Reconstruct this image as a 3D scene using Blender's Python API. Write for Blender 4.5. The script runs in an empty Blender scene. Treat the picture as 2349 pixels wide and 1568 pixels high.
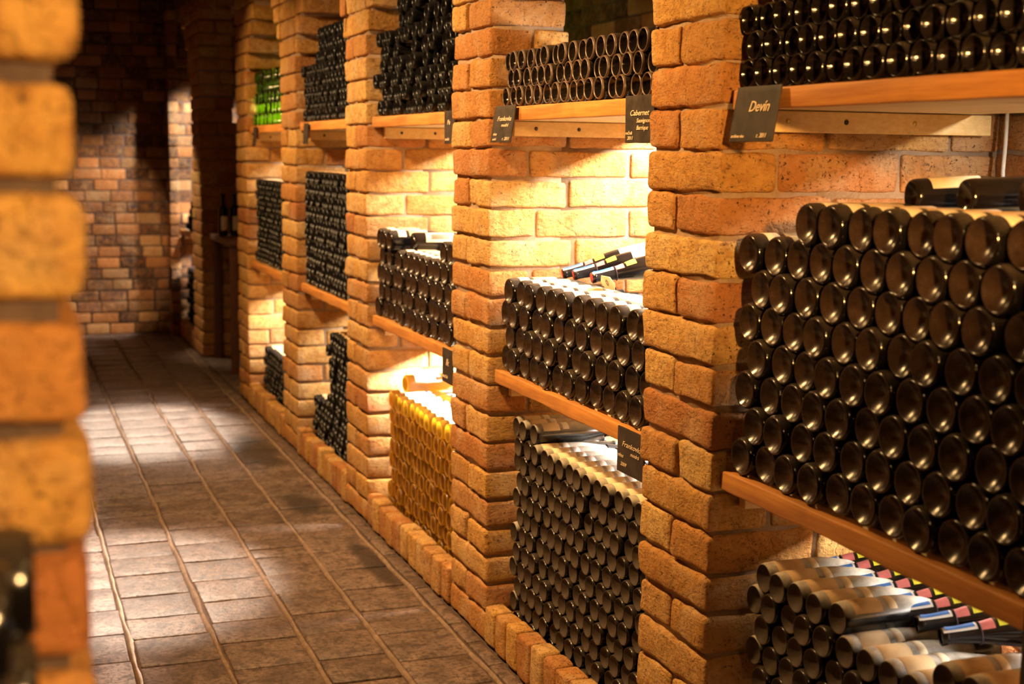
import bpy, math, random
import numpy as np
from mathutils import Vector, Matrix, Euler
random.seed(7); rng=np.random.default_rng(7)
S=bpy.context.scene; COL=S.collection
PI=math.pi

# ------------------------------------------------------------------ camera
F,YAW,PITCH,ROLL,HC=3226.6,0.351751,0.134256,0.012235,1.53024
cy,sy,cp,sp=math.cos(YAW),math.sin(YAW),math.cos(PITCH),math.sin(PITCH)
fw=Vector((sy*cp,cy*cp,-sp)); rt=Vector((cy,-sy,0)); up=rt.cross(fw)
c_,s_=math.cos(ROLL),math.sin(ROLL)
r2=c_*rt+s_*up; u2=-s_*rt+c_*up
cam=bpy.data.cameras.new('camera'); co=bpy.data.objects.new('camera',cam); COL.objects.link(co)
M=Matrix((( r2.x,u2.x,-fw.x,0),(r2.y,u2.y,-fw.y,0),(r2.z,u2.z,-fw.z,HC),(0,0,0,1)))
co.matrix_world=M
cam.sensor_width=36; cam.lens=F/2349*36; cam.clip_start=.02; cam.clip_end=60
cam.dof.use_dof=True; cam.dof.focus_distance=3.55; cam.dof.aperture_fstop=4.0
S.camera=co
def px(P):
    d=Vector(P)-Vector((0,0,HC)); z=d.dot(fw)
    return (1174.5+F*d.dot(r2)/z, 784-F*d.dot(u2)/z) if z>.05 else (9999,9999)

# ------------------------------------------------------------------ helpers
def link(o,parent=None):
    COL.objects.link(o)
    if parent: o.parent=parent
    return o
def tag(o,label=None,cat=None,group=None,kind=None):
    if label: o['label']=label
    if cat: o['category']=cat
    if group: o['group']=group
    if kind: o['kind']=kind
    return o
def empty(name,loc,rot=(0,0,0)):
    o=bpy.data.objects.new(name,None); o.location=loc; o.rotation_euler=rot; o.empty_display_size=.05
    return link(o)
def mesh(name,V,Fs,mats,midx=None,smooth=True):
    V=np.asarray(V,dtype=np.float32).reshape(-1,3)
    me=bpy.data.meshes.new(name)
    lens=np.array([len(f) for f in Fs],dtype=np.int32)
    flat=np.concatenate([np.asarray(f,dtype=np.int32) for f in Fs]) if len(Fs) else np.zeros(0,np.int32)
    me.vertices.add(len(V)); me.vertices.foreach_set('co',V.ravel())
    me.loops.add(len(flat)); me.loops.foreach_set('vertex_index',flat)
    me.polygons.add(len(lens)); me.polygons.foreach_set('loop_start',np.concatenate([[0],np.cumsum(lens)[:-1]]).astype(np.int32))
    me.polygons.foreach_set('loop_total',lens)
    for m in mats: me.materials.append(m)
    if midx is not None: me.polygons.foreach_set('material_index',np.asarray(midx,dtype=np.int32))
    me.update(calc_edges=True); me.validate()
    me.polygons.foreach_set('use_smooth',[smooth]*len(me.polygons))
    return me
def obj(name,me,parent=None,loc=(0,0,0),rot=(0,0,0)):
    o=bpy.data.objects.new(name,me); o.location=loc; o.rotation_euler=rot
    return link(o,parent)
class MB:
    def __init__(s): s.V=[];s.F=[];s.M=[]; s.n=0
    def add(s,V,Fs,m=0):
        V=np.asarray(V,dtype=float).reshape(-1,3); s.V.append(V)
        s.F+= [tuple(i+s.n for i in f) for f in Fs]; s.M+=[m]*len(Fs); s.n+=len(V)
    def box(s,a,b,m=0,r=0.0,res=None,amp=0.0):
        V,Fs=gbox(a,b,r,res if res else 9.0,amp); s.add(V,Fs,m)
    def mesh(s,name,mats,smooth=True): return mesh(name,np.concatenate(s.V),s.F,mats,s.M,smooth)
_tmpl={}
def tmpl(nx,ny,nz):
    k=(nx,ny,nz)
    if k in _tmpl: return _tmpl[k]
    idx={};P=[]
    def v(i,j,l):
        if (i,j,l) not in idx: idx[(i,j,l)]=len(P); P.append((i,j,l))
        return idx[(i,j,l)]
    Q=[]
    for j in range(ny):
        for l in range(nz):
            Q.append((v(0,j,l),v(0,j,l+1),v(0,j+1,l+1),v(0,j+1,l)))
            Q.append((v(nx,j,l),v(nx,j+1,l),v(nx,j+1,l+1),v(nx,j,l+1)))
    for i in range(nx):
        for l in range(nz):
            Q.append((v(i,0,l),v(i+1,0,l),v(i+1,0,l+1),v(i,0,l+1)))
            Q.append((v(i,ny,l),v(i,ny,l+1),v(i+1,ny,l+1),v(i+1,ny,l)))
    for i in range(nx):
        for j in range(ny):
            Q.append((v(i,j,0),v(i,j+1,0),v(i+1,j+1,0),v(i+1,j,0)))
            Q.append((v(i,j,nz),v(i+1,j,nz),v(i+1,j+1,nz),v(i,j+1,nz)))
    _tmpl[k]=(np.array(P),Q); return _tmpl[k]
def axis_pts(L,r,step):
    if r<=0: return np.array([0,L])
    n=max(1,int(round((L-2*r)/step)))
    return np.concatenate([[0,r*.35],np.linspace(r,L-r,n+1),[L-r*.35,L]])
_K=rng.normal(size=(10,3)); _K/=np.linalg.norm(_K,axis=1)[:,None]
_FR=np.array([14,19,27,34,52,71,95,130,170,240.]); _PH=rng.uniform(0,6.28,10)
_AM=np.array([1,1,.9,.8,.55,.45,.35,.28,.2,.14]); _AM=_AM/_AM.sum()
def noise3(P,ph): return (np.sin(P@(_K*_FR[:,None]).T*1.7+_PH+ph)*_AM).sum(1)*2
def gbox(a,b,r,step,amp,rot=0.0):
    a=np.array(a,float);b=np.array(b,float);L=b-a
    r=min(r,*(L*.45)) if r>0 else 0
    X=[axis_pts(L[i],r,step) for i in range(3)]
    T,Q=tmpl(*(len(x)-1 for x in X))
    P=np.stack([X[i][T[:,i]] for i in range(3)],1)
    if r>0:
        inner=np.clip(P,r,L-r); d=P-inner; n=np.linalg.norm(d,axis=1)[:,None]; nn=np.where(n>1e-9,d/np.maximum(n,1e-9),0)
        P=inner+nn*r
        if amp>0:
            ph=rng.uniform(0,6.28)
            P=P+nn*(noise3(P+a,ph)[:,None]*amp)
    if rot:
        c=L/2; q=P-c; t=rot; ct,st=math.cos(t),math.sin(t)
        P=np.stack([q[:,0],q[:,1]*ct-q[:,2]*st,q[:,1]*st+q[:,2]*ct],1)+c
    return P+a,Q

# ------------------------------------------------------------------ materials
def nmat(name):
    m=bpy.data.materials.new(name); m.use_nodes=True; nt=m.node_tree
    b=nt.nodes['Principled BSDF']; return m,nt,b
def N(nt,t,**k):
    n=nt.nodes.new(t)
    for a,v in k.items(): setattr(n,a,v)
    return n
def ramp(nt,cols):
    r=N(nt,'ShaderNodeValToRGB'); e=r.color_ramp.elements
    while len(e)<len(cols): e.new(.5)
    for el,(p,c) in zip(e,cols): el.position=p; el.color=(*c,1)
    return r
def mixc(nt,f,a,b,mode='MIX'):
    m=N(nt,'ShaderNodeMix',data_type='RGBA',blend_type=mode)
    for s,v in ((0,f),(6,a),(7,b)):
        if hasattr(v,'links'): nt.links.new(v,m.inputs[s])
        else: m.inputs[s].default_value=v if s==0 else (*v,1)
    return m.outputs[2]
def noise(nt,scale,detail=4,rough=.6,vec=None):
    n=N(nt,'ShaderNodeTexNoise'); n.inputs['Scale'].default_value=scale; n.inputs['Detail'].default_value=detail; n.inputs['Roughness'].default_value=rough
    if vec is None:
        tc=N(nt,'ShaderNodeNewGeometry'); vec=tc.outputs['Position']
    nt.links.new(vec,n.inputs['Vector']); return n
def bump(nt,b,h,strength,dist):
    n=N(nt,'ShaderNodeBump'); n.inputs['Strength'].default_value=strength; n.inputs['Distance'].default_value=dist
    nt.links.new(h,n.inputs['Height']); nt.links.new(n.outputs[0],b.inputs['Normal']); return n
def maprange(nt,v,a,b,c=0,d=1):
    n=N(nt,'ShaderNodeMapRange'); n.inputs[1].default_value=a;n.inputs[2].default_value=b;n.inputs[3].default_value=c;n.inputs[4].default_value=d
    nt.links.new(v,n.inputs[0]); return n.outputs[0]
def brick_mat(name,cols,plaster=(.64,.46,.26),pl=.45,rough=.85,bs=1.0):
    m,nt,b=nmat(name)
    g=N(nt,'ShaderNodeNewGeometry')
    r=ramp(nt,cols); r.color_ramp.interpolation='LINEAR'
    nt.links.new(g.outputs['Random Per Island'],r.inputs[0])
    n1=noise(nt,8,5,.6); n2=noise(nt,34,6,.62); n3=noise(nt,120,4,.75)
    wv=N(nt,'ShaderNodeVectorMath',operation='MULTIPLY'); nt.links.new(g.outputs['Position'],wv.inputs[0]); wv.inputs[1].default_value=(1,1,2.6)
    n4=noise(nt,55,5,.7,wv.outputs[0])
    c=mixc(nt,maprange(nt,n2.outputs[0],.40,.66,0,.6),r.outputs[0],(.38,.15,.035),'MIX')
    c=mixc(nt,maprange(nt,n1.outputs[0],.50,.68,0,pl),c,plaster)
    c=mixc(nt,maprange(nt,n4.outputs[0],.56,.66,0,.55),c,(.16,.07,.035))
    pit=maprange(nt,n3.outputs[0],.60,.68,0,1)
    c=mixc(nt,pit,c,(.08,.035,.02))
    nt.links.new(c,b.inputs['Base Color']); b.inputs['Roughness'].default_value=rough
    b.inputs['Specular IOR Level'].default_value=.25
    v=N(nt,'ShaderNodeTexVoronoi'); v.feature='DISTANCE_TO_EDGE'; v.inputs['Scale'].default_value=9
    ad=N(nt,'ShaderNodeVectorMath',operation='MULTIPLY_ADD')
    nt.links.new(n2.outputs['Color'],ad.inputs[0]); ad.inputs[1].default_value=(.04,.04,.04); nt.links.new(g.outputs['Position'],ad.inputs[2]); nt.links.new(ad.outputs[0],v.inputs['Vector'])
    cr=maprange(nt,v.outputs['Distance'],0,.035,0,1)
    def ma(x,k,y):
        q=N(nt,'ShaderNodeMath',operation='MULTIPLY_ADD'); nt.links.new(x,q.inputs[0]); q.inputs[1].default_value=k
        if y is None: q.inputs[2].default_value=0
        else: nt.links.new(y,q.inputs[2])
        return q.outputs[0]
    h=ma(n2.outputs[0],1.7,ma(n4.outputs[0],.9,ma(n3.outputs[0],.35,ma(cr,.22,ma(pit,-.5,None)))))
    bump(nt,b,h,1.0,.0085*bs)
    return m
M_BRICK=brick_mat('old_brick',[(0,(.54,.27,.075)),(.2,(.68,.38,.10)),(.42,(.50,.20,.06)),(.62,(.76,.49,.17)),(.82,(.44,.16,.055)),(1,(.72,.44,.14))])
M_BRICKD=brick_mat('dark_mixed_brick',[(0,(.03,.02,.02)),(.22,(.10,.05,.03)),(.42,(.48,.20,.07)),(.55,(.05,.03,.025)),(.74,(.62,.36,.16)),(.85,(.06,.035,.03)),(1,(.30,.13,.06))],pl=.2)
def mortar_mat(name,c1,c2):
    m,nt,b=nmat(name); n=noise(nt,30,6,.7)
    nt.links.new(mixc(nt,maprange(nt,n.outputs[0],.3,.7),c1,c2),b.inputs['Base Color']); b.inputs['Roughness'].default_value=.95
    n2=noise(nt,180,5,.7); bump(nt,b,n2.outputs[0],.8,.005); return m
M_MORT=mortar_mat('mortar',(.30,.19,.11),(.42,.29,.18))
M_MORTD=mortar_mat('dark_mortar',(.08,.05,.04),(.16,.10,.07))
M_GROUT=mortar_mat('pale_grout',(.17,.11,.075),(.36,.25,.175))
# floor tile
def tile_mat():
    m,nt,b=nmat('clay_floor_tile'); g=N(nt,'ShaderNodeNewGeometry')
    r=ramp(nt,[(0,(.105,.070,.056)),(.3,(.155,.105,.086)),(.55,(.075,.048,.04)),(.8,(.18,.125,.102)),(1,(.11,.072,.058))])
    nt.links.new(g.outputs['Random Per Island'],r.inputs[0])
    n1=noise(nt,7,6,.7); n2=noise(nt,60,6,.7); n5=noise(nt,19,6,.72)
    c=mixc(nt,maprange(nt,n1.outputs[0],.42,.62,0,.65),r.outputs[0],(.27,.185,.145))
    c=mixc(nt,maprange(nt,n2.outputs[0],.48,.62,0,.85),c,(.04,.024,.02))
    c=mixc(nt,maprange(nt,n5.outputs[0],.50,.60,0,.75),c,(.045,.028,.023))
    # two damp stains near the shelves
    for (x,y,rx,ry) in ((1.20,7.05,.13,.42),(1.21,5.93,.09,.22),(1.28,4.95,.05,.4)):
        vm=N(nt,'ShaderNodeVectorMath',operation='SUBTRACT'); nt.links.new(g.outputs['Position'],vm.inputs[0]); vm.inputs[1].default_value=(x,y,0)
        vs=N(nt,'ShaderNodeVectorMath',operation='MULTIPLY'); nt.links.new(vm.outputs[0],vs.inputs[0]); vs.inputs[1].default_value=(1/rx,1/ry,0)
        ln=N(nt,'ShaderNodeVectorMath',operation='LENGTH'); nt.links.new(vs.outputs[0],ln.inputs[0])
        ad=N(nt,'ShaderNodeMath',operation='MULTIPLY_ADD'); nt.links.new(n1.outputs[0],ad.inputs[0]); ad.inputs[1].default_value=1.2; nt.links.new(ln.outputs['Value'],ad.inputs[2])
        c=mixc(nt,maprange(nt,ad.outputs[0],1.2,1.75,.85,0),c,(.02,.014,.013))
    nt.links.new(c,b.inputs['Base Color'])
    nt.links.new(maprange(nt,n2.outputs[0],.3,.7,.34,.6),b.inputs['Roughness'])
    b.inputs['Specular IOR Level'].default_value=.5
    ad=N(nt,'ShaderNodeMath',operation='MULTIPLY_ADD'); nt.links.new(n1.outputs[0],ad.inputs[0]); ad.inputs[1].default_value=3; nt.links.new(n2.outputs[0],ad.inputs[2])
    bump(nt,b,ad.outputs[0],.6,.0035); return m
M_TILE=tile_mat()
def wood_mat(name,c1,c2,rough=.55):
    m,nt,b=nmat(name); tc=N(nt,'ShaderNodeTexCoord'); mp=N(nt,'ShaderNodeMapping'); mp.inputs['Scale'].default_value=(14,1.3,30)
    nt.links.new(tc.outputs['Object'],mp.inputs[0]); n=noise(nt,3,6,.65,mp.outputs[0]); n2=noise(nt,5,3)
    c=mixc(nt,maprange(nt,n.outputs[0],.35,.65),c1,c2)
    c=mixc(nt,maprange(nt,n2.outputs[0],.55,.75,0,.5),c,tuple(x*.5 for x in c2))
    nt.links.new(c,b.inputs['Base Color']); b.inputs['Roughness'].default_value=rough; bump(nt,b,n.outputs[0],.3,.002); return m
M_RAIL=wood_mat('orange_stained_wood',(.62,.27,.06),(.42,.16,.035))
M_PINE=wood_mat('pale_pine',(.80,.58,.26),(.68,.44,.16))
M_SLAT=wood_mat('cream_slat_wood',(.80,.66,.42),(.70,.54,.30))
M_DWOOD=wood_mat('dark_brown_wood',(.16,.06,.03),(.09,.035,.02))
def plain(name,c,rough=.5,metal=0,emis=None,es=0):
    m,nt,b=nmat(name); b.inputs['Base Color'].default_value=(*c,1); b.inputs['Roughness'].default_value=rough; b.inputs['Metallic'].default_value=metal
    n=noise(nt,70,3); nt.links.new(mixc(nt,maprange(nt,n.outputs[0],.4,.7,0,.3),c,tuple(x*.7 for x in c)),b.inputs['Base Color'])
    if emis: b.inputs['Emission Color'].default_value=(*emis,1); b.inputs['Emission Strength'].default_value=es
    return m
def glass_mat(name,c,dust,rough,dr=.6,dlo=.45,dhi=.75,spec=.5):
    m,nt,b=nmat(name); tc=N(nt,'ShaderNodeNewGeometry'); n=noise(nt,26,4,.65); n2=noise(nt,420,3,.7)
    f=N(nt,'ShaderNodeMath',operation='MULTIPLY'); nt.links.new(maprange(nt,n.outputs[0],.25,.7,dlo,dhi),f.inputs[0]); nt.links.new(maprange(nt,n2.outputs[0],.3,.65,.6,1),f.inputs[1])
    nt.links.new(mixc(nt,f.outputs[0],c,dust),b.inputs['Base Color'])
    nt.links.new(maprange(nt,f.outputs[0],0,1,rough,dr),b.inputs['Roughness']); b.inputs['Specular IOR Level'].default_value=spec
    bump(nt,b,n2.outputs[0],.15,.0006); return m
M_GL_CLEAN=glass_mat('clean_black_glass',(.005,.004,.004),(.05,.03,.022),.10,.4,.0,.2)
M_GL_BROWN=glass_mat('brown_black_glass',(.012,.007,.005),(.08,.044,.026),.13,.45,.1,.6)
M_GL_DUST=glass_mat('dusty_black_glass',(.012,.009,.008),(.090,.060,.038),.35,.9,.35,.85,.3)
def body_mat(name,c,dust,rough,top):
    """glass of the bottle sides: settled dust lies only on faces that look up"""
    m,nt,b=nmat(name); g=N(nt,'ShaderNodeNewGeometry'); n=noise(nt,40,5,.7)
    sx=N(nt,'ShaderNodeSeparateXYZ'); nt.links.new(g.outputs['Normal'],sx.inputs[0])
    f=N(nt,'ShaderNodeMath',operation='MULTIPLY'); nt.links.new(maprange(nt,sx.outputs[2],.25,.95,0,top),f.inputs[0]); nt.links.new(maprange(nt,n.outputs[0],.3,.6,.5,1),f.inputs[1])
    nt.links.new(mixc(nt,f.outputs[0],c,dust),b.inputs['Base Color']); nt.links.new(maprange(nt,f.outputs[0],0,1,rough,.8),b.inputs['Roughness']); return m
def trans_mat(name,c,tc,rough=.12,mixf=.72,tr=.45):
    m,nt,b=nmat(name); out=nt.nodes['Material Output']
    n=noise(nt,30,4); nt.links.new(mixc(nt,maprange(nt,n.outputs[0],.4,.7,0,.5),c,tuple(x*.6 for x in c)),b.inputs['Base Color'])
    b.inputs['Roughness'].default_value=rough; b.inputs['Transmission Weight'].default_value=.0
    t=N(nt,'ShaderNodeBsdfTranslucent'); t.inputs[0].default_value=(*tc,1)
    rf=N(nt,'ShaderNodeBsdfTransparent'); rf.inputs[0].default_value=(*tc,1)
    a=N(nt,'ShaderNodeMixShader'); a.inputs[0].default_value=tr; nt.links.new(t.outputs[0],a.inputs[1]); nt.links.new(rf.outputs[0],a.inputs[2])
    mx=N(nt,'ShaderNodeMixShader'); mx.inputs[0].default_value=mixf; nt.links.new(b.outputs[0],mx.inputs[1]); nt.links.new(a.outputs[0],mx.inputs[2])
    nt.links.new(mx.outputs[0],out.inputs[0]); return m
M_RIM=glass_mat('highlight_glass_rim',(.06,.040,.032),(.20,.13,.10),.28,.5,.3,.8)  # rim highlight put into a paler, rougher glass colour
M_BODY=body_mat('black_glass_side',(.005,.004,.004),(.20,.15,.11),.14,.25)
M_BODYD=body_mat('dusty_glass_side',(.006,.005,.005),(.50,.45,.38),.22,.9)
M_FAR=body_mat('far_black_glass',(.004,.004,.004),(.06,.05,.04),.3,.2)
M_FAR.node_tree.nodes['Principled BSDF'].inputs['Specular IOR Level'].default_value=.3
M_AMBER=trans_mat('amber_glass',(.12,.055,.018),(1.0,.74,.14),mixf=.5,tr=.1)
M_AMBERR=trans_mat('amber_glass_lit_rim',(.42,.21,.05),(1.0,.78,.16),mixf=.5,tr=.05)  # bright glow ring of the bases put into the rim colour
M_AMBERS=trans_mat('amber_glass_shaded_side',(.02,.008,.003),(1.0,.66,.12),mixf=.48,tr=.15)  # shade of the gaps between bottles put into the side colour
M_GREEN=trans_mat('green_glass',(.02,.05,.01),(.72,.95,.03),mixf=.62,tr=.12)
M_PAPER=plain('cream_paper',(.78,.66,.45),.75)
M_WPAPER=plain('white_paper',(.85,.84,.80),.7)
M_OLDPAPER=plain('aged_tan_paper',(.55,.38,.20),.8)
M_CAPR=plain('red_wax',(.45,.02,.02),.35)
M_CAPB=plain('black_foil',(.012,.010,.012),.3)
M_BLUE=plain('blue_print',(.04,.16,.50),.6)
M_YEL=plain('yellow_paper',(.80,.78,.05),.6)
M_PINK=plain('pink_print',(.70,.20,.20),.6)
M_CORD=plain('dark_cord',(.05,.025,.04),.9)
M_SLATE=glass_mat('black_slate',(.020,.016,.015),(.10,.07,.055),.5,.85,.0,.6,.3)
M_CHALK=plain('chalk_paint',(.80,.62,.42),.8)
M_SCREW=plain('brass_screw',(.55,.40,.12),.35,.9)
M_SCREWD=plain('dark_screw',(.05,.035,.02),.5,.6)
M_CABLE=plain('white_cable',(.80,.76,.66),.5)
M_PLAST=plain('plaster_vault',(.30,.20,.13),.95)
M_LED=plain('led_diffuser',(.9,.9,.9),.5,0,(1,.86,.66),6)
M_ALU=plain('aluminium_profile',(.5,.5,.5),.4,.8)
M_BLACKP=plain('dark_picture_print',(.30,.14,.08),.7)

# ------------------------------------------------------------------ bricks
CH=.0905
def brick(mb,x0,x1,y0,y1,z0,z1,step=.03,r=.011,amp=.0042,j=.003,m=0):
    a=np.array([x0,y0,z0])+rng.uniform(-j,j,3); b=np.array([x1,y1,z1])+rng.uniform(-j,j,3)
    V,Q=gbox(a,b,r*rng.uniform(.75,1.3),step,amp,rng.normal()*.008); mb.add(V,Q,m)
JW=.009
def arch_in(z): return 0 if z<1.95 else min(.56,.25*((z-1.95)/.35)**1.4)
PX=1.40; BACK=2.10
def pier(name,yn,yf,label,step,ztop=2.50,cor_near=0,cor_far=0,depth_top=.26,xb=BACK,split=.55,mb=None):
    """yn nearer edge, yf farther edge. cor_near / cor_far : how far the arch corbels over each side"""
    mb=MB(); k=0; z=0
    while z<ztop:
        z0,z1=z+JW/2,z+CH-JW/2; top=z>1.66
        s=split+rng.uniform(-.09,.09)
        if k%2==0:
            xs=[PX,PX+.145+rng.uniform(-.02,.02)]
            brick(mb,PX,xs[1]-JW/2,yn,yf,z0,z1,step)
        else:
            xs=[PX,PX+.27+rng.uniform(-.015,.015)] if not top else [PX,PX+.25]
            ym=yn+(yf-yn)*s
            brick(mb,PX,xs[1]-JW/2,yn,ym-JW/2,z0,z1,step); brick(mb,PX,xs[1]-JW/2,ym+JW/2,yf,z0,z1,step)
        x=xs[1]; lim=PX+depth_top if top else xb
        while x<lim-.03:
            x1=min(lim,x+.305+rng.uniform(-.03,.03))
            if lim-x1<.06: x1=lim
            brick(mb,x+JW/2,x1-JW/2,yn+.002,yf-.01,z0,z1,step,.009,.003); x=x1
        i=arch_in(z+CH/2)
        for sgn,on,y in ((-1,cor_near,yn),(1,cor_far,yf)):
            if on and i>.012:
                L=i; yy=y
                while L>.01:
                    w=min(L,.26); a,b=(yy+JW/2,yy+w) if sgn>0 else (yy-w,yy-JW/2)
                    if b-a>.012: brick(mb,PX,PX+.24,a,b,z0,z1,step)
                    yy+=sgn*w; L-=w
        z+=CH; k+=1
    mb.box((PX+.014,yn+.010,0),(PX+depth_top-.02,yf-.013,ztop),1)
    mb.box((PX+depth_top-.02,yn+.010,0),(xb,yf-.02,1.66),1)
    for sgn,on,y in ((-1,cor_near,yn),(1,cor_far,yf)):
        if on:
            for q in range(12):
                za=1.95+q*.055; i=arch_in(za)-.02
                if i>.01:
                    a,b=(y-.02,y+i) if sgn>0 else (y-i,y+.02)
                    mb.box((PX+.02,a,za),(PX+.22,b,za+.055),1)
    o=obj(name,mb.mesh(name,[M_BRICK,M_MORT])); tag(o,label,'brick pier','brick piers of the wine racks'); return o
PIERS=[(1.10,1.48),(2.591,2.93),(4.037,4.401),(5.539,5.889),(6.96,7.328),(8.413,8.771)]
PL=['rough orange brick pier at right edge of the photo, nearest of all',
 'rough orange brick pier between the large dark bottle stack and second bay',
 'orange brick pier left of the bay with the three shelf boards and slate signs',
 'pale orange brick pier left of the amber bottles',
 'pale brick pier left of the tall narrow dark stack of the fourth bay',
 'leftmost brick pier of the row, right of the dark passage']
for i,(a,b) in enumerate(PIERS):
    pier('brick_pier',a,b,PL[i],.022 if i in (1,2) else .04,cor_near=1,cor_far=1 if i<5 else 0,mb=None)
# far pier past the passage
p=pier('brick_pier',10.43,10.90,'farthest narrow brick pier beyond the dark passage, lit on its front edge',.07,ztop=2.9,cor_near=0,cor_far=1)

mb=MB(); z=0  # stub added to stop niche light spilling and leave a dark strip
while z<3.0:
    brick(mb,1.33,1.405,11.72,11.94,z+JW/2,z+CH-JW/2,.07,.008,.002); z+=CH
mb.box((1.34,11.73,0),(1.395,11.94,3.0),1)
tag(obj('added_brick_stub',mb.mesh('added_brick_stub',[M_BRICKD,M_MORTD])),'narrow dark brick pilaster on the far end wall added to block niche light','stub')
# kerbs of upright bricks under each bay
BAYS=[(1.48,2.591),(2.93,4.037),(4.401,5.539),(5.889,6.96),(7.328,8.413),(10.90,11.93)]
BN=['nearest','second','third','fourth','fifth','farthest']
for i,(a,b) in enumerate(BAYS):
    mb=MB(); n=int(round((b-a)/.101)); w=(b-a)/n
    for k in range(n):
        h=.128+rng.uniform(-.006,.008)
        brick(mb,PX-.004,PX+.062,a+k*w+.005,a+(k+1)*w-.005,0,h,.03,.012,.003,.002)
    mb.box((PX+.012,a,0),(PX+.06,b,.112),1)
    tag(obj('brick_kerb',mb.mesh('brick_kerb',[M_BRICK,M_MORT])),'low kerb of upright bricks along the floor of the %s bay'%BN[i],'kerb','brick kerbs below the bays')

# back wall of the niches
mb=MB(); z=0;k=0
while z<1.74:
    y=.6-(k%2)*.15
    while y<8.75:
        L=.30+rng.uniform(-.02,.02)
        near=y<2.9
        brick(mb,BACK,BACK+.08,y+JW/2,min(y+L,8.76)-JW/2,z+JW/2,z+CH-JW/2,.03 if near else .1,.010 ,.004 if near else .002); y+=L
    z+=CH;k+=1
mb.box((BACK+.008,.5,0),(BACK+.12,8.76,1.80),1)
tag(obj('wall_right',mb.mesh('wall_right',[M_BRICK,M_MORT])),kind='structure')

# far wall of mixed dark bricks, passage walls
def wall_y(name,x0,x1,y,z1,mat,mort,step,L0=.19,dx=.08):
    mb=MB(); z=0;k=0
    while z<z1:
        x=x0-(k%2)*L0/2
        while x<x1:
            L=L0+rng.uniform(-.035,.035)
            brick(mb,x+JW/2,x+L-JW/2,y,y+dx,z+JW/2,z+CH-JW/2,step,.008,.002); x+=L
        z+=CH;k+=1
    mb.box((x0-.1,y+.008,0),(x1+.1,y+.14,z1),1)
    return tag(obj(name,mb.mesh(name,[mat,mort])),kind='structure')
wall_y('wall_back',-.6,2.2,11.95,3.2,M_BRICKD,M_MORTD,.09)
wall_y('wall_front',-.9,2.4,-1.6,2.9,M_BRICK,M_MORT,.2,.3)
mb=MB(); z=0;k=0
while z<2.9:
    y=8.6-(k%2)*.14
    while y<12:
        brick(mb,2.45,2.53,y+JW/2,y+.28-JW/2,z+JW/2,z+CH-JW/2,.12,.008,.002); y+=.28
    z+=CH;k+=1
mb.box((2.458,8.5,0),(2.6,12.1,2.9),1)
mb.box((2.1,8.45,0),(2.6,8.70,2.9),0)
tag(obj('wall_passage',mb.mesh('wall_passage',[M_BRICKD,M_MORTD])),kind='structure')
mb=MB(); z=1.2;k=0
while z<2.5:
    y=.6-(k%2)*.15
    while y<8.4: brick(mb,2.95,3.03,y+JW/2,y+.3-JW/2,z+JW/2,z+CH-JW/2,.12,.008,.002); y+=.30
    z+=CH;k+=1
mb.box((2.96,.3,1.2),(3.1,8.5,2.6),1); mb.box((2.22,.3,1.2),(3.1,8.5,1.25),1)
tag(obj('wall_behind',mb.mesh('wall_behind',[M_BRICKD,M_MORTD])),kind='structure')
# left wall flush behind the near pillar
mb=MB(); z=0;k=0
while z<2.6:
    y=1.47-(k%2)*.15
    while y<11.95:
        brick(mb,-.04,.045,max(y,1.47)+JW/2,y+.30-JW/2,z+JW/2,z+CH-JW/2,.12,.010,.003); y+=.30
    z+=CH;k+=1
mb.box((-.12,1.47,0),(.028,12.0,2.6),1)
tag(obj('wall_left',mb.mesh('wall_left',[M_BRICK,M_MORT])),kind='structure')

# near pillar (blurred, left edge of the photo)
mb=MB(); z=.05-CH;k=0
while z<2.6:
    z0,z1=max(0.0,z+JW*.75),z+CH-JW*.75
    if z1>0.02:
        if k%2: brick(mb,-.36,-.16,1.08,1.46,z0,z1,.03,.014,.003); brick(mb,-.15,.060,1.08,1.26,z0,z1,.03,.014,.003); brick(mb,-.15,.060,1.27,1.46,z0,z1,.03,.014,.003)
        else: brick(mb,-.36,-.24,1.08,1.46,z0,z1,.03,.014,.003); brick(mb,-.23,.060,1.08,1.21,z0,z1,.03,.014,.003); brick(mb,-.23,.060,1.22,1.46,z0,z1,.03,.014,.003)
    z+=CH;k+=1
mb.box((-.34,1.10,0),(.042,1.44,2.6),1)
tag(obj('brick_pier',mb.mesh('near_pier',[M_BRICK,M_MORTD])),'blurred orange brick pillar close to the camera at left edge','brick pier')

# ------------------------------------------------------------------ floor
mb=MB(); XB=[-1.05,-.80,-.55,-.30,-.155,.095,.345,.602,.862,1.090,1.332]
for i in range(len(XB)-1):
    y=-1.6+rng.uniform(0,.2)
    while y<12.0:
        L=random.choice([.24,.24,.25,.23,.20,.24,.245,.12 if 5<y<7.6 else .24])
        x0,x1=XB[i]+.009,XB[i+1]-.009
        a=(x0+rng.uniform(-.004,.004),y+.005,-.03); b=(x1+rng.uniform(-.004,.004),y+L-.004,rng.uniform(-.0015,.0015))
        V,Q=gbox(a,b,.007,.06 if 2.5<y<8 and i>5 else .2,.0022,0); mb.add(V,Q,0); y+=L
y=-1.6
while y<12.0:
    L=.2+rng.uniform(-.03,.05)
    V,Q=gbox((1.345,y+.003,-.03),(1.392,y+L-.003,.002),.006,.1,.002); mb.add(V,Q,0); y+=L
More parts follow.
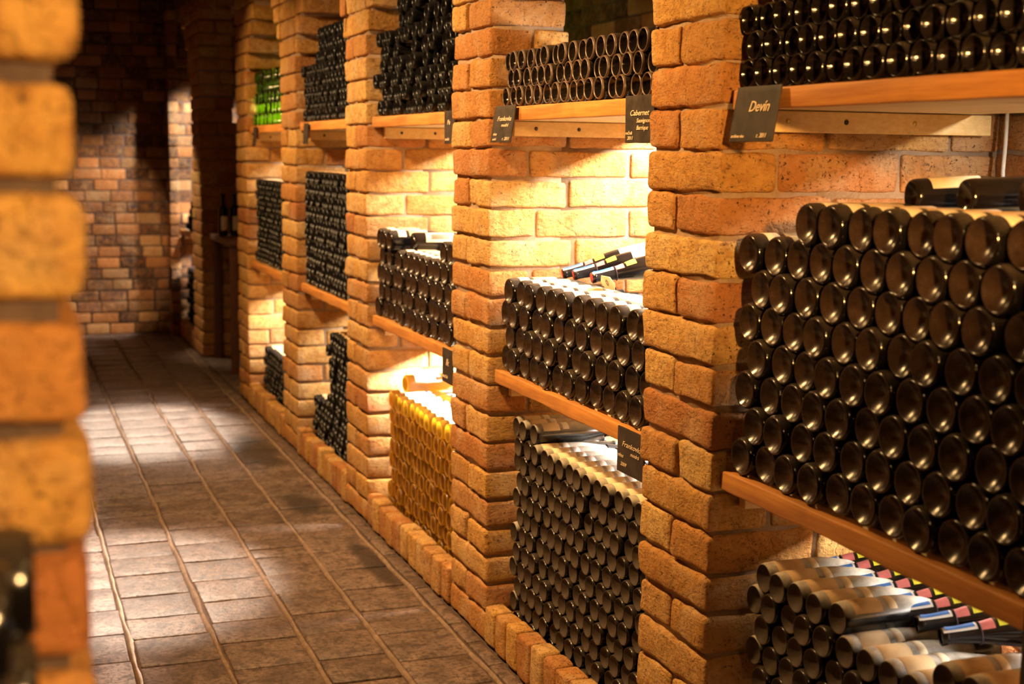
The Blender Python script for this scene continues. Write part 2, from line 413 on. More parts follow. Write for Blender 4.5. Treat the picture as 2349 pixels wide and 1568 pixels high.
# passage + niche floor
for xx in np.arange(1.40,2.45,.25):
    for yy in np.arange(8.78,10.43,.25):
        V,Q=gbox((xx+.005,yy+.004,-.03),(xx+.245,yy+.246,0),.006,.2,.002); mb.add(V,Q,0)
mb.box((-1.2,-1.7,-.08),(2.6,12.1,-.006),1)
for x in XB[1:]:
    ys=np.arange(-1.6,12,.05); n=len(ys)
    dx=noise3(np.stack([ys*.6,ys*.3,ys*0+x],1),x)*.004; hz=.0015+.0018*noise3(np.stack([ys,ys,ys*0+x],1),x*3)
    w=.0085+.003*noise3(np.stack([ys*.8,ys*0,ys*1.2],1),x*5)
    V=[];Q=[]
    for k in range(n):
        for t,(ox,oz) in enumerate(((-1,-.008),(-.55,.35),(0,1),(.55,.35),(1,-.008))):
            V.append((x+dx[k]+ox*w[k], ys[k], oz if oz<0 else (.0012+hz[k])*oz))
    for k in range(n-1):
        for t in range(4): a=k*5+t; Q.append((a,a+1,a+6,a+5))
    mb.add(V,Q,2)
floor=obj('floor',mb.mesh('floor',[M_TILE,M_MORTD,M_GROUT])); tag(floor,kind='structure')

# ceiling vault
mb=MB(); V=[];Q=[]
prof=[(-1.2,2.64),(-.05,2.62)]+[(.675-.725*math.cos(t),2.60+.55*math.sin(t)) for t in np.linspace(0.1,PI-.1,14)]+[(1.40,2.60),(3.1,2.62)]
for yy in (-1.7,12.1):
    for (x,z) in prof: V.append((x,yy,z))
    for (x,z) in prof: V.append((x,yy,z+.15))
n=len(prof)
for k in range(n-1): Q.append((k,k+1,k+1+2*n,k+2*n)); Q.append((k+n,k+3*n,k+1+3*n,k+1+n))
mb.add(V,Q,0)
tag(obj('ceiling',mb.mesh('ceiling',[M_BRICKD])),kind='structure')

# ------------------------------------------------------------------ shelves
def shelf(a,b,zt,label,low=False,dark=False):
    t=empty('wooden_shelf',(1.42,(a+b)/2,zt)); tag(t,label,'shelf','wooden bottle shelves between the piers')
    L=(b-a)/2-.004
    def bx(p,q,r=.003,step=.2,amp=0): m=MB(); V,Q=gbox(p,q,r,step,amp); m.add(V,Q,0); return m
    obj('front_rail',bx((0.003,-L,-.041),(.028,L,.0),.004,.05,.0022 if low else .0006).mesh('front_rail',[M_RAIL]),t)
    for k in range(4):
        x0=.045+k*.1365
        obj('slat',bx((x0,-L,-.038),(x0+.131,L,-.001)).mesh('slat',[M_SLAT]),t)
    for s in (1,-1):
        y0,y1=(L-.026,L) if s>0 else (-L,-L+.026)
        bt=obj('batten',bx((.05,y0,-.084),(.63,y1,-.0395)).mesh('batten',[M_PINE]),t)
        for i,x in enumerate((.12,.26,.43)):
            yy=y0 if s>0 else y1
            m=MB(); ang=np.linspace(0,2*PI,13)[:-1]
            Vs=[(x+.006*math.cos(q),yy-s*.0005,-.061+.006*math.sin(q)) for q in ang]+[(x+.004*math.cos(q),yy-s*.003,-.061+.004*math.sin(q)) for q in ang]
            m.add(Vs,[(j,(j+1)%12,12+(j+1)%12,12+j) for j in range(12)]+[tuple(range(12,24))]+[tuple(range(0,12))],0)
            obj('screw',m.mesh('screw',[M_SCREW if (i!=1 and dark) else M_SCREWD]),bt)
    return t
ZT,ZL=1.661,.868
for i,(a,b) in enumerate(BAYS):
    if i<5: shelf(a,b,ZT,'upper wooden shelf of the %s bay, orange front rail'%BN[i],dark=(i==0))
    shelf(a,b,ZL,'lower wooden shelf of the %s bay, orange front rail'%BN[i],True)

# ------------------------------------------------------------------ bottles
def lathe(prof,seg,a0=0,a1=2*PI):
    full=abs(a1-a0-2*PI)<1e-6; V=[];Q=[]
    n=seg if full else seg+1
    ang=[a0+(a1-a0)*k/seg for k in range(n)]
    rings=[]
    for (x,r) in prof:
        if r<1e-6: rings.append([len(V)]); V.append((x,0,0))
        else:
            rings.append(list(range(len(V),len(V)+n)))
            V+= [(x,r*math.cos(t),r*math.sin(t)) for t in ang]
    for A,B in zip(rings[:-1],rings[1:]):
        for k in range(seg):
            k2=(k+1)%n
            if len(A)==1: Q.append((A[0],B[k2],B[k]))
            elif len(B)==1: Q.append((A[k],A[k2],B[0]))
            else: Q.append((A[k],A[k2],B[k2],B[k]))
    return V,Q
def bprof(kind,r,L):
    pd={'wine':.026,'champ':.019,'rhine':.013}[kind]
    P=[(pd*(1-q*q)**(1.0 if kind!='wine' else .8)+.0008,q*.84*r) for q in (0,.15,.3,.45,.6,.72,.83,.92,.98)]+[(.0003,.855*r),(.0002,.885*r),(.0018,.925*r),(.0058,.968*r),(.012,.993*r),(.018,r)]
    nr=.0140
    if kind=='champ': B=[(.50*L,r),(.56*L,.97*r),(.63*L,.86*r),(.70*L,.68*r),(.77*L,.50*r),(.84*L,max(nr*1.1,.4*r)),(.95*L,nr),(.955*L,nr*1.2),(L-.002,nr*1.2),(L,nr*1.05),(L,0)]
    elif kind=='rhine': B=[(.45*L,r),(.52*L,.95*r),(.60*L,.83*r),(.70*L,.66*r),(.80*L,.50*r),(.90*L,nr*1.05),(.96*L,nr),(.965*L,nr*1.1),(L-.002,nr*1.1),(L,nr*.9),(L,0)]
    else: B=[(.60*L,r),(.635*L,.97*r),(.665*L,.88*r),(.695*L,.70*r),(.72*L,.52*r),(.75*L,nr),(.95*L,nr*.98),(.953*L,nr*1.15),(L-.002,nr*1.15),(L,nr*.95),(L,0)]
    return P+B
def flip(Q): return [tuple(reversed(q)) for q in Q]
def bottle_me(kind,r,L,mat,seg=28,side=None):
    rim=kind=='wine' and r<.0305
    P=bprof(kind,r,L); V,Q=lathe(P,seg); m=MB(); m.add(V,flip(Q),0)
    if side:
        nb=10*seg; m.M=[(2 if rim and seg*8<=i<seg*12 else 0) if i<(12*seg if rim else nb) else 1 for i in range(len(Q))]
    return m.mesh('bottle',[mat,side or mat,M_RIM])
def patch_me(name,r,x0,x1,half,mat,mats2=None,seg=14,mid=PI/2):
    V,Q=lathe([(x0,r),(x0+.001,r+.0007),(x1-.001,r+.0007),(x1,r)],seg,mid-half,mid+half); m=MB(); m.add(V,flip(Q),0)
    return m.mesh(name,[mat])
def tube_me(name,P,mat,seg=18):
    V,Q=lathe(P,seg); m=MB(); m.add(V,flip(Q),0); return m.mesh(name,[mat])
def ordn(n): return '%d%s'%(n,'th' if 10<=n%100<=20 else {1:'st',2:'nd',3:'rd'}.get(n%10,'th'))
KINDS={}
def proto(key,kind,r,L,mat,seg,labels,side=None):
    d={'body':bottle_me(kind,r,L,mat,seg,side),'parts':[]}; d['under']=d['body'] if side is not M_BODYD else bottle_me(kind,r,L,mat,seg,M_BODY)
    for (nm,x0,x1,half,m,md) in labels: d['parts'].append((nm,patch_me(nm,r,x0,x1,half,m,mid=md)))
    nr=.0140*1.22
    cap=tube_me('foil_capsule',[(L*.80,nr*1.15 if kind!='wine' else nr),(L*.9,nr),(L+.001,nr),(L+.001,0)],M_CAPB)
    d['cap']=cap; d['r']=r; d['L']=L; KINDS[key]=d
proto('slim','wine',.0308,.27,M_GL_CLEAN,28,[('paper_label',.035,.125,1.15,M_OLDPAPER,PI/2)],M_BODY)
proto('slimC','wine',.0300,.27,M_GL_CLEAN,28,[('paper_label',.035,.125,1.15,M_OLDPAPER,PI/2)],M_BODY)
proto('slimD','rhine',.0328,.29,M_GL_DUST,28,[('paper_label',.022,.085,1.1,M_OLDPAPER,PI/2),('neck_label',.10,.118,1.0,M_PAPER,PI/2)],M_BODYD)
proto('dusty','rhine',.0320,.29,M_GL_DUST,28,[('paper_label',.022,.075,1.1,M_PAPER,PI/2),('neck_label',.085,.105,1.0,M_WPAPER,PI/2)],M_BODYD)
proto('champ','champ',.0410,.30,M_GL_BROWN,32,[('paper_label',.030,.062,1.15,M_PAPER,PI/2),('neck_label',.075,.150,1.1,M_OLDPAPER,PI/2)],M_BODY)
proto('amber','champ',.0360,.29,M_AMBER,24,[('paper_label',.035,.120,1.2,M_WPAPER,PI/2),('blue_stripe',.128,.142,.8,M_BLUE,PI/2)],M_AMBERS)
for _m in {KINDS['amber']['body'],KINDS['amber']['under']}:
    _m.materials[2]=M_AMBERR
    for _p in _m.polygons:
        if 24*7<=_p.index<24*11: _p.material_index=2
proto('green','champ',.0350,.28,M_GREEN,20,[],M_GREEN)
for _m in {KINDS['green']['body'],KINDS['green']['under']}:
    _m.materials[2]=M_GL_CLEAN  # black heel rings: shade between the glowing rows put into the colour
    for _p in _m.polygons:
        if 20*8<=_p.index<20*13: _p.material_index=2
NB={}
def place_bottle(name,key,loc,label,group,full=False,rot=None,cat='bottle'):
    d=KINDS[key]
    o=bpy.data.objects.new(name,d['body'] if full else d['under']); o.location=loc
    o.rotation_euler=rot if rot else (0,rng.normal()*.006,rng.normal()*.012)
    link(o); tag(o,label,cat,group)
    if full:
        for nm,me in d['parts']: obj(nm,me,o)
        obj('foil_capsule',d['cap'],o)
    NB[key]=NB.get(key,0)+1
    return o
def inframe(P,m=60):
    x,y=px(P); return -m<x<2349+m and -m<y<1568+m
def stack(ya,yb,zb,r,sp,x,top,key,name,desc,where,group,drop=(),stuff=None,jx=.008,down=False,rowh=None,cull=True,yjit=.0015):
    """hexagonal pile of lying bottles; bases face the aisle. ya nearest ... yb farthest"""
    rh=rowh or math.sqrt(max((2*r)**2-(sp/2)**2,(1.5*r)**2)); rows=[]
    k=0
    while True:
        z=zb+r+.0005+k*rh; row=[]
        n=int((yb-ya-2*r-.002)/sp)+1
        for i in range(n):
            y=yb-r-.001-i*sp-(sp/2 if k%2 else 0)
            if y-r<ya-.0: continue
            if z+r*.8<=top(y) and (k,i) not in drop: row.append((i,y,z))
        if not row: break
        rows.append(row); k+=1
        if k>30: break
    out=[]
    for k,row in enumerate(rows):
        ys=[y for _,y,_ in row]
        for c,(i,y,z) in enumerate(row):
            above=k+1<len(rows) and any(abs(y-yy)<sp*.6 for _,yy,_ in rows[k+1])
            ab2=k+1<len(rows) and sum(abs(y-yy)<sp*.6 for _,yy,_ in rows[k+1])>=2
            P=(x+rng.uniform(-jx,jx),y+rng.uniform(-yjit,yjit),z+rng.uniform(0,.0015))
            out.append((P,not ab2,k,c))
    nr=len(rows); cnt={}
    for (P,exposed,k,c) in sorted(out,key=lambda q:(q[2],-q[0][1])):
        if cull and not (inframe(P) or exposed and inframe((P[0]+.2,P[1],P[2]))): continue
        cnt[k]=cnt.get(k,0)+1
        if stuff is not None: stuff.append((key,P,exposed)); continue
        row='row %d up'%(k+1) if not down else 'row %d down'%(nr-k)
        place_bottle(name,key,P,'%s, %s from left, %s, %s'%(desc,ordn(c+1),row,where),group,exposed)
E1=.006
# nearest bay
a,b=BAYS[0]
stack(a+E1,b-E1,ZT,.0308,.0635,1.437,lambda y:2.02 if y<2.50 else 1.86,'slim','wine_bottle','glossy dark wine bottle','upper shelf, nearest brick bay','bottles on the upper shelf of the nearest bay')
stack(a+E1,b-.03,ZL,.0410,.0850,1.437,lambda y:1.475 if y<2.36 else 1.405,'champ','sparkling_wine_bottle','dark deep-punted bottle','lower shelf, nearest brick bay','large dark bottles on the lower shelf of the nearest bay')
stack(a+E1,b-.035,0.002,.0328,.0675,1.475,lambda y:.72 if (y>2.17 or y<1.93) else (.665 if y<2.12 else .66),'slimD','wine_bottle','dusty dark wine bottle','floor stack, nearest brick bay','dusty bottles on the floor of the nearest bay',down=True)
# second bay
a,b=BAYS[1]
stack(a+E1,b-E1,ZT,.0300,.0640,1.437,lambda y:1.835,'slimC','wine_bottle','black ring-based wine bottle','upper shelf, second brick bay','bottles on the upper shelf of the second bay')
stack(a+E1,b-E1,ZL,.0405,.0860,1.437,lambda y:1.180,'champ','sparkling_wine_bottle','brown-black deep-punted bottle','lower shelf, second brick bay','large dark bottles on the lower shelf of the second bay')
stack(a+E1,b-.028,0.002,.0320,.0655,1.475,lambda y:.685 if y<3.82 else .735,'dusty','wine_bottle','dusty grey-brown wine bottle','floor stack, second brick bay','dusty bottles on the floor of the second bay',down=True)
# third bay
a,b=BAYS[2]
stack(a+E1,b-.02,ZL,.0400,.0840,1.437,lambda y:1.232 if (y>5.30 or y<4.64) else (1.165 if y<5.25 else 1.10),'champ','sparkling_wine_bottle','dark deep-punted bottle','lower shelf, third brick bay','large dark bottles on the lower shelf of the third bay')
stack(a+E1,b-.06,0.002,.0360,.0745,1.475,lambda y:.565,'amber','sweet_wine_bottle','amber sweet wine bottle','floor stack, third brick bay','amber bottles on the floor of the third bay',down=True)
place_bottle('sweet_wine_bottle','amber',(1.52,5.385,.566+.036),'single amber bottle with white label lying on top of amber stack','amber bottles on the floor of the third bay',True,(0,.0,.10))
# fifth bay green
a,b=BAYS[4]
stack(a+E1,b-E1,ZT,.0350,.0720,1.45,lambda y:2.0,'green','green_wine_bottle','green glass bottle','upper shelf, fifth brick bay','green bottles on the upper shelf of the fifth bay')
# the rest : one object of far dark bottles
ST=[]
a,b=BAYS[2]
stack(a+E1,b-.02,ZT,.0308,.0640,1.437,lambda y:2.02 if y>5.2 else 2.12,'slimC','','','','',stuff=ST,jx=.018,drop=((4,5),(4,6),(5,3),(6,9)))
a,b=BAYS[3]
stack(a+E1,b-E1,ZT,.0308,.0640,1.437,lambda y:1.93 if y>6.68 else (2.0 if y>6.58 else (2.12 if y>6.1 else 2.14)),'slimC','','','','',stuff=ST)
stack(a+E1,b-.03,ZL,.0320,.0660,1.437,lambda y:1.43 if y<6.68 else 1.44,'slimC','','','','',stuff=ST)
stack(a+E1,b-.03,0.002,.0350,.0720,1.475,lambda y:.68 if y<6.60 else .34,'slimC','','','','',stuff=ST)
a,b=BAYS[4]
stack(a+E1,b-.03,ZL,.0350,.0720,1.445,lambda y:1.385,'slimC','','','','',stuff=ST)
stack(a+E1,b-.05,0.002,.0350,.0720,1.475,lambda y:.39,'slimC','','','','',stuff=ST)
a,b=BAYS[5]
stack(a+E1,b-.03,ZL,.0350,.0720,1.45,lambda y:.90+.5*(11.75-y) if y<11.75 else .93,'slimC','','','','',stuff=ST)
stack(a+E1,b-.05,0.002,.0350,.0720,1.475,lambda y:.55,'slimC','','','','',stuff=ST)
mb=MB(); cache={}
for key,P,ex in ST:
    if key not in cache: cache[key]=(lathe(bprof('wine',KINDS[key]['r'],.28),16),lathe([(.035,.0312),(.12,.0312)],8,PI/2-1,PI/2+1))
    (V,Q),(V2,Q2)=cache[key]
    r=.031
    mb.add(np.array(V)+np.array(P),flip(Q),0)
    if ex and P[1]<9: mb.add(np.array(V2)+np.array(P),flip(Q2),1)
o=obj('stacked_wine_bottles',mb.mesh('stacked_wine_bottles',[M_FAR,M_OLDPAPER]))
tag(o,'dark wine bottles stacked in the far bays, too many and small to single out','bottles',kind='stuff')

_bq=bprof('rhine',.035,.30)[12:]
def rad2(x): return float(np.interp(x,[p[0] for p in _bq],[p[1] for p in _bq]))+.0006
# archive bottles lying reversed, necks to the aisle
AR=bottle_me('rhine',.0350,.30,M_GL_CLEAN,28)
AR_cap=tube_me('foil_capsule',[(x,rad2(x)) for x in (.228,.24,.255,.27,.285)]+[(.302,.0165),(.302,.0135)],M_CAPB)
AR_wax=tube_me('wax_disc',[(.3015,.0145),(.304,.0140),(.3045,0)],M_CAPR)
def cyl_patch(name,r,x0,x1,half,mat,mid=PI/2):
    return patch_me(name,r,x0,x1,half,mat,mid=mid)
_bp=[p for p in bprof('rhine',.035,.30)[12:]]
def rad(x): return float(np.interp(x,[p[0] for p in _bp],[p[1] for p in _bp]))
def cone_patch(name,x0,x1,half,mat,off=.0008,mid=PI/2):
    V,Q=lathe([(x,rad(x)+off) for x in np.linspace(x0,x1,6)],14,mid-half,mid+half); m=MB(); m.add(V,flip(Q),0); return m.mesh(name,[mat])
AR_strip=cone_patch('capsule_strip',.236,.299,.8,M_WPAPER,.0022); AR_blue=cone_patch('blue_print',.240,.295,.5,M_BLUE,.0029)
AR_seal=cone_patch('round_seal',.205,.229,.95,M_PINK); AR_yel=cone_patch('yellow_label',.168,.198,.85,M_YEL)
AR_cord=tube_me('cord',[(.2295,rad(.23)+.0012),(.231,rad(.231)+.0032),(.2325,rad(.2325)+.0012)],M_CORD)
AR_lab=cyl_patch('paper_label',.0352,.03,.12,1.1,M_WPAPER)
def archive(head,base,label,group,wax=True):
    h=Vector(head);b_=Vector(base); d=(h-b_).normalized()
    q=d.to_track_quat('X','Z')
    o=bpy.data.objects.new('archive_wine_bottle',AR); o.location=h-d*.302; o.rotation_euler=q.to_euler(); link(o)
    tag(o,label,'bottle',group)
    obj('foil_capsule',AR_cap,o); 
    if wax: obj('wax_disc',AR_wax,o)
    st=obj('capsule_strip',AR_strip,o); obj('blue_print',AR_blue,st)
    obj('round_seal',AR_seal,o); obj('yellow_label',AR_yel,o); obj('cord',AR_cord,o); obj('paper_label',AR_lab,o)
    return o
g='archive bottles on the lower shelf of the second bay'
archive((1.62,3.972,1.162),(1.89,3.895,1.232),'black bottle with red wax top and yellow seal, leftmost of three necks',g)
archive((1.62,3.886,1.166),(1.89,3.812,1.228),'black bottle with red wax top and yellow seal, middle of three necks',g)
archive((1.62,3.747,1.170),(1.89,3.700,1.222),'black bottle with red wax top, yellow seal and paper tag, rightmost of three',g)
for i,y in enumerate((3.60,3.50,3.40)):
    archive((1.72,y,1.095),(1.99,y-.05,1.175),'black bottle with yellow seal behind the paper tag, %s of the lower ones'%(['leftmost','middle','rightmost'][i]),g,False)
# paper tag with a round printed mark
mb=MB(); pts=[(-.045,-.002),(-.028,.017),(.030,.017),(.050,-.002),(.036,-.022),(-.028,-.022)]
V=[(0,-x,z) for x,z in pts]+[(.0012,-x,z) for x,z in pts]; n=6
mb.add(V,[tuple(range(n)),tuple(reversed(range(n,2*n)))]+[(k,k+n,(k+1)%n+n,(k+1)%n) for k in range(n)],0)
tg=obj('paper_tag',mb.mesh('paper_tag',[M_PAPER],False),None,(1.585,3.560,1.176),(0,-.35,0)); tag(tg,'cream pointed paper tag with round crossed mark, tied below the red-topped bottles','tag')
mb=MB()
R=.0095
for k in range(8):
    a0=k*PI/4+.12; a1=(k+1)*PI/4-.12
    V=[(-.0006,-R*.25*math.cos((a0+a1)/2),R*.25*math.sin((a0+a1)/2))]+[(-.0006,-R*math.cos(t),R*math.sin(t)) for t in np.linspace(a0,a1,5)]
    mb.add(V,[(0,j,j+1) for j in range(1,5)],0)
obj('round_mark',mb.mesh('round_mark',[plain('navy_print',(.02,.03,.12),.6)]),tg,(0,0,-.002))
# reversed bottles at the back of the nearest floor stack
g='archive bottles behind the floor stack of the nearest bay'
for i,y in enumerate((2.478,2.42,2.347,2.283,2.214,2.157,2.098,2.025)):
    y+=0
    archive((1.612,y+.050,.652),(1.90,y-.050,.688),'dark bottle with pink and yellow seals, %s from left along the back of floor stack'%ordn(i+1),g,False)
# labelled bottles lying on the top back of the large stack
g='labelled bottles lying on the large stack of the nearest bay'
LAB=KINDS['champ']
for i,(y,lb) in enumerate(((2.215,'dark bottle with cream picture label lying behind large stack, left of pair'),(2.06,'glossy black bottle lying behind large stack, middle one'),(1.90,'black bottle with white label lying behind large stack, right edge'))):
    o=bpy.data.objects.new('sparkling_wine_bottle',AR); o.location=(1.60,y,1.455+.004*i); o.rotation_euler=(0,-.05,-.22); link(o); tag(o,lb,'bottle',g)
    if i!=1: obj('paper_label',cyl_patch('paper_label',.0352,.03,.13,1.1,M_PAPER if i==0 else M_WPAPER),o)
    obj('foil_capsule',AR_cap,o)
# big bottle lying on top in third bay's lower shelf with picture label
o=bpy.data.objects.new('sparkling_wine_bottle',bottle_me('champ',.041,.30,M_GL_CLEAN,28)); o.location=(1.50,5.22,1.158+.02); o.rotation_euler=(0,0,-.12); link(o)
tag(o,'large black bottle with picture label lying across the third bay stack','bottle')
pl=obj('paper_label',cyl_patch('paper_label',.0412,.05,.16,.55,M_PAPER,mid=PI*.78),o); obj('picture',cyl_patch('picture',.0421,.07,.14,.30,M_BLACKP,mid=PI*.78),pl)
obj('foil_capsule',KINDS['champ']['cap'],o)
# dark bottles in the near left rack
lb=['upper','second','third','fourth','bottom']
t=empty('wooden_shelf',(-.10,.75,.850)); tag(t,'wooden shelf board beside the blurred near pillar, below the photo edge','shelf')
m=MB(); V,Q=gbox((-.25,-.33,-.04),(.10,.335,0),.003,.3,0); m.add(V,Q,0); obj('board',m.mesh('board',[M_RAIL]),t)
m=MB(); V,Q=gbox((-.25,-.33,-.850),(.08,-.25,-.04),.003,.3,0); m.add(V,Q,0); obj('bracket',m.mesh('bracket',[M_RAIL]),t)
for c in range(3):
    for k in range(5):
        if c==2 and k==4: continue
        y=1.035-c*.0835; z=.850+.0412+k*.0822
        o=bpy.data.objects.new('wine_bottle',KINDS['champ']['body']); o.location=(.017 if c==0 else .0,y,z); o.rotation_euler=(0,0,PI); link(o)
        tag(o,'dark bottle stacked against the blurred near pillar, %s of its column%s'%(['bottom','fourth','third','second','topmost'][k],['',', middle column',', nearest column'][c]),'bottle','dark bottles in the rack at the near left')

# ------------------------------------------------------------------ slate signs
def text_me(txt,size,shear=.3,ext=.0003):
    cu=bpy.data.curves.new('t','FONT'); cu.body=txt; cu.size=size; cu.shear=shear; cu.extrude=ext; cu.offset=size*.006; cu.align_x='LEFT'; cu.resolution_u=3
    o=bpy.data.objects.new('t',cu); COL.objects.link(o); bpy.context.view_layer.update()
    me=bpy.data.meshes.new_from_object(o.evaluated_get(bpy.context.evaluated_depsgraph_get()))
    bpy.data.objects.remove(o); me.materials.clear(); me.materials.append(M_CHALK); return me
def sign(y_left,z_top,w,h,tilt,texts,label,x=1.413,yaw=0):
    """y_left : farther edge (left in the photo)"""
    t=empty('slate_sign',(x,y_left,z_top),(0,0,yaw)); t.rotation_euler=(0,tilt,yaw); tag(t,label,'sign','slate signs on the shelf rails')
    m=MB(); V,Q=gbox((-.002,-w,-h),(.002,0,0),.0008,.012,.0006); m.add(V,Q,0); obj('slate',m.mesh('slate',[M_SLATE]),t)
    for (s,u,v,sz,sq) in texts:
        me=text_me(s,sz); n=len(me.vertices); c=np.zeros(n*3,np.float32); me.vertices.foreach_get('co',c); c=c.reshape(-1,3)
        q=np.stack([-c[:,2],-c[:,0]*sq,c[:,1]],1).astype(np.float32); me.vertices.foreach_set('co',q.ravel()); me.update()
        obj('lettering',me,t,(-.0034,-u*w,-v*h))
    return t
sign(2.543,1.664,.168,.110,.16,[('Devín',.36,.46,.030,1.1),('archívne víno',.05,.93,.0095,1.0),('r. 2011',.64,.93,.013,1.0)],'black slate sign reading Devin on the nearest upper shelf')
sign(4.010,1.664,.172,.108,.16,[('Frankovka',.22,.42,.019,1.5),('modrá',.46,.58,.014,1.6),('víno',.12,.82,.013,1.4),('suché',.12,.95,.010,1.4),('r. 2011',.60,.95,.014,1.5)],'slate sign at left end of second upper shelf, two lines of chalk lettering')
sign(3.083,1.664,.155,.110,.0,[('Cabernet',.18,.42,.018,1.5),('Sauvignon',.42,.57,.014,1.3),('Barrique',.42,.72,.014,1.3),('ročník',.03,.82,.011,1.3),('2011',.10,.93,.012,1.3)],'slate sign reading Cabernet at right end of second upper shelf')
sign(3.086,.872,.150,.112,.0,[('Frankovka',.2,.40,.018,1.45),('modrá',.52,.55,.013,1.4),('víno',.05,.66,.014,1.3),('2009',.15,.84,.013,1.3)],'slate sign reading Frankovka at right end of second lower shelf')
sign(4.523,1.662,.115,.108,.0,[('Pe',.3,.42,.022,1.5),('suché',.1,.9,.014,1.4)],'slate sign at right end of third bay upper shelf')
sign(4.532,.870,.120,.116,.0,[('lk',.36,.48,.034,1.4),('suché',.06,.86,.018,1.4)],'slate sign hanging above the amber bottles')
sign(8.205,1.655,.10,.11,.1,[('r.',.2,.6,.02,1.5)],'small slate sign under the green bottles')
sign(6.80,1.655,.10,.10,.05,[],'small blank dark slate at left end of fourth upper shelf')
sign(1.628,.872,.13,.125,.0,[],'dark slate sign at right end of nearest lower shelf')

# ------------------------------------------------------------------ passage counter, bottles, cable
t=empty('wooden_counter',(1.70,10.0,0)); tag(t,'dark wooden counter standing in the passage beyond the brick racks','counter')
def bxm(p,q,mat,r=.004): m=MB(); V,Q=gbox(p,q,r,.5,0); m.add(V,Q,0); return m.mesh('part',[mat])
obj('countertop',bxm((-.24,-.45,.875),(.30,.42,.915),M_DWOOD),t)
for x in (-.22,.24):
    for y in (-.43,.36): obj('leg',bxm((x,y,0),(x+.05,y+.05,.875),M_DWOOD),t)
SB=KINDS['slim']['body']
for i,(x,y) in enumerate(((1.515,10.12),(1.597,10.12))):
    o=bpy.data.objects.new('wine_bottle',SB); o.location=(x,y,.9155); o.rotation_euler=(0,-PI/2,0); o.scale=(1.1,1.1,1.1); link(o)
    tag(o,'%s dark bottle with cream label standing on the dark counter'%['left','right'][i],'bottle','standing bottles on the counter')
    obj('paper_label',cyl_patch('paper_label',.0309,.035,.125,.9,M_PAPER,mid=PI+.35),o)
def cable(pts,r,name,label):
    m=MB(); P=[Vector(p) for p in pts]; V=[];Q=[]; s=8
    for i,p in enumerate(P):
        d=(P[min(i+1,len(P)-1)]-P[max(i-1,0)]).normalized(); u=d.orthogonal().normalized() if i==0 else (u-d*u.dot(d)).normalized(); w=d.cross(u)
        V+=[tuple(p+r*(math.cos(2*PI*k/s)*u+math.sin(2*PI*k/s)*w)) for k in range(s)]
    for i in range(len(P)-1):
        for k in range(s): Q.append((i*s+k,i*s+(k+1)%s,(i+1)*s+(k+1)%s,(i+1)*s+k))
    m.add(V,Q,0); return tag(obj(name,m.mesh(name,[M_CABLE])),label,'cable')
cable([(2.085,2.555,1.63),(2.083,2.553,1.56),(2.078,2.550,1.50),(2.080,2.545,1.42),(2.084,2.55,1.35),(2.083,2.555,1.1),(2.083,2.555,.9)],.0045,'power_cable','white power cable running down the back corner of the nearest bay')

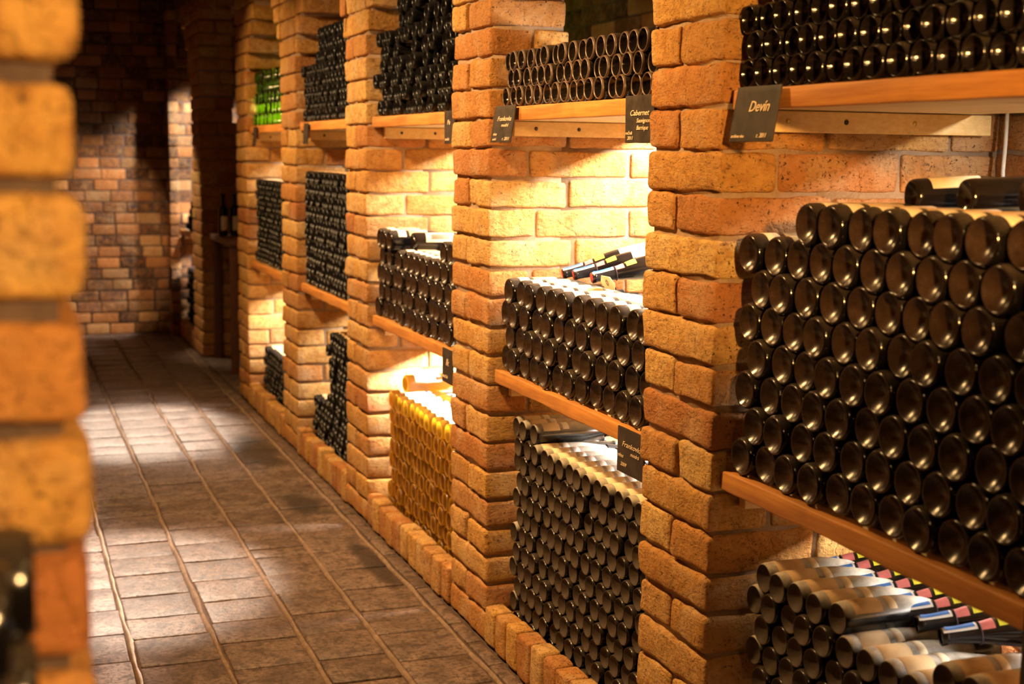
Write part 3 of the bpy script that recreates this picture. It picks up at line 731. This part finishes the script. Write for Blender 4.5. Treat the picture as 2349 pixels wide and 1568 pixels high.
# ------------------------------------------------------------------ lights
def area(name,loc,rot,sx,sy_,power,col,spread=PI):
    l=bpy.data.lights.new(name,'AREA'); l.shape='RECTANGLE'; l.size=sx; l.size_y=sy_; l.energy=power; l.color=col; l.spread=spread
    o=bpy.data.objects.new(name,l); o.location=loc; o.rotation_euler=rot; return link(o)
def spot(name,loc,target,power,col,angle,blend=.3,rad=.03):
    l=bpy.data.lights.new(name,'SPOT'); l.energy=power; l.color=col; l.spot_size=math.radians(angle); l.spot_blend=blend; l.shadow_soft_size=rad
    o=bpy.data.objects.new(name,l); o.location=loc; o.rotation_euler=(Vector(target)-Vector(loc)).to_track_quat('-Z','Y').to_euler(); return link(o)
WARM=(1,.58,.21); WHITE=(1,.94,.84); NEUT=(1,.74,.48)
def strip(bay,z,power,y0,y1,col=WHITE):
    t=empty('light_strip',(2.075,(y0+y1)/2,z)); tag(t,'slim light strip at the back of the %s bay, %s shelf'%(BN[bay],'upper' if z>1.2 else 'lower'),'lamp','light strips behind the shelves')
    L=(y1-y0)/2
    obj('housing',bxm((.003,-L,-.006),(.022,L,.006),M_ALU,.002),t); obj('diffuser',bxm((-.003,-L,-.005),(.003,L,.005),M_LED,.001),t)
    area('strip_light',(2.068,(y0+y1)/2,z),(0,.75,0),.010,y1-y0,power,col)
SP={0:(16,30),1:(60,72),2:(46,320),3:(12,26),4:(24,60),5:(12,70)}
for i,(a,b) in enumerate(BAYS):
    pu,pl_=SP[i]
    y1=b-.04 if i else 2.2
    if i<5: strip(i,1.652,pu,a+.05,y1)
    strip(i,.858,pl_,a+.05,b-.04 if i else 2.45)
# warm aisle wall-washers
for y,pw,c in ((3.35,26,WARM),(4.75,26,(1,.62,.28)),(6.2,24,(1,.62,.28)),(7.7,18,WARM)):
    area('aisle_light',(.45,y,2.44),(0,-.6,0),.12,.12,pw,c,2.0)
spot('near_light',(.85,.35,1.80),(1.68,2.6,1.50),290,(1,.52,.15),27,.6,.05)
area('near_fill',(.95,.25,2.40),(math.radians(48),0,0),.12,.12,2.5,WARM,2.2)
spot('pillar_spot',(.75,-.9,2.1),(-.1,1.08,1.50),400,WARM,30,.4,.05)
spot('far_niche_light',(1.98,11.15,2.2),(1.52,11.95,1.35),260,WHITE,62,.5,.05)
spot('far_pier_spot',(.45,11.25,2.3),(1.40,10.72,.9),110,(1,.70,.40),34,.5,.05)
spot('far_wall_spot',(.45,8.6,2.40),(.58,11.95,.80),500,(1,.66,.36),27,.45,.02)
spot('floor_spot',(.74,10.2,2.5),(.70,7.9,0),1000,(1,.80,.62),22,.6,.05)
spot('floor_spot',(.50,7.2,2.5),(.42,5.10,0),950,(1,.80,.62),20,.5,.05)
area('green_back_light',(1.86,7.87,1.70),(0,PI/2,0),.03,1.0,42,(.80,1,.30),1.5)
w=bpy.data.worlds.new('world'); S.world=w; w.use_nodes=True
w.node_tree.nodes['Background'].inputs[0].default_value=(.25,.35,.5,1); w.node_tree.nodes['Background'].inputs[1].default_value=.02
S.view_settings.view_transform='Standard'; S.view_settings.look='None'; S.view_settings.exposure=0.0; S.view_settings.gamma=1
print('COUNTS',NB,len(ST),len(bpy.data.objects))
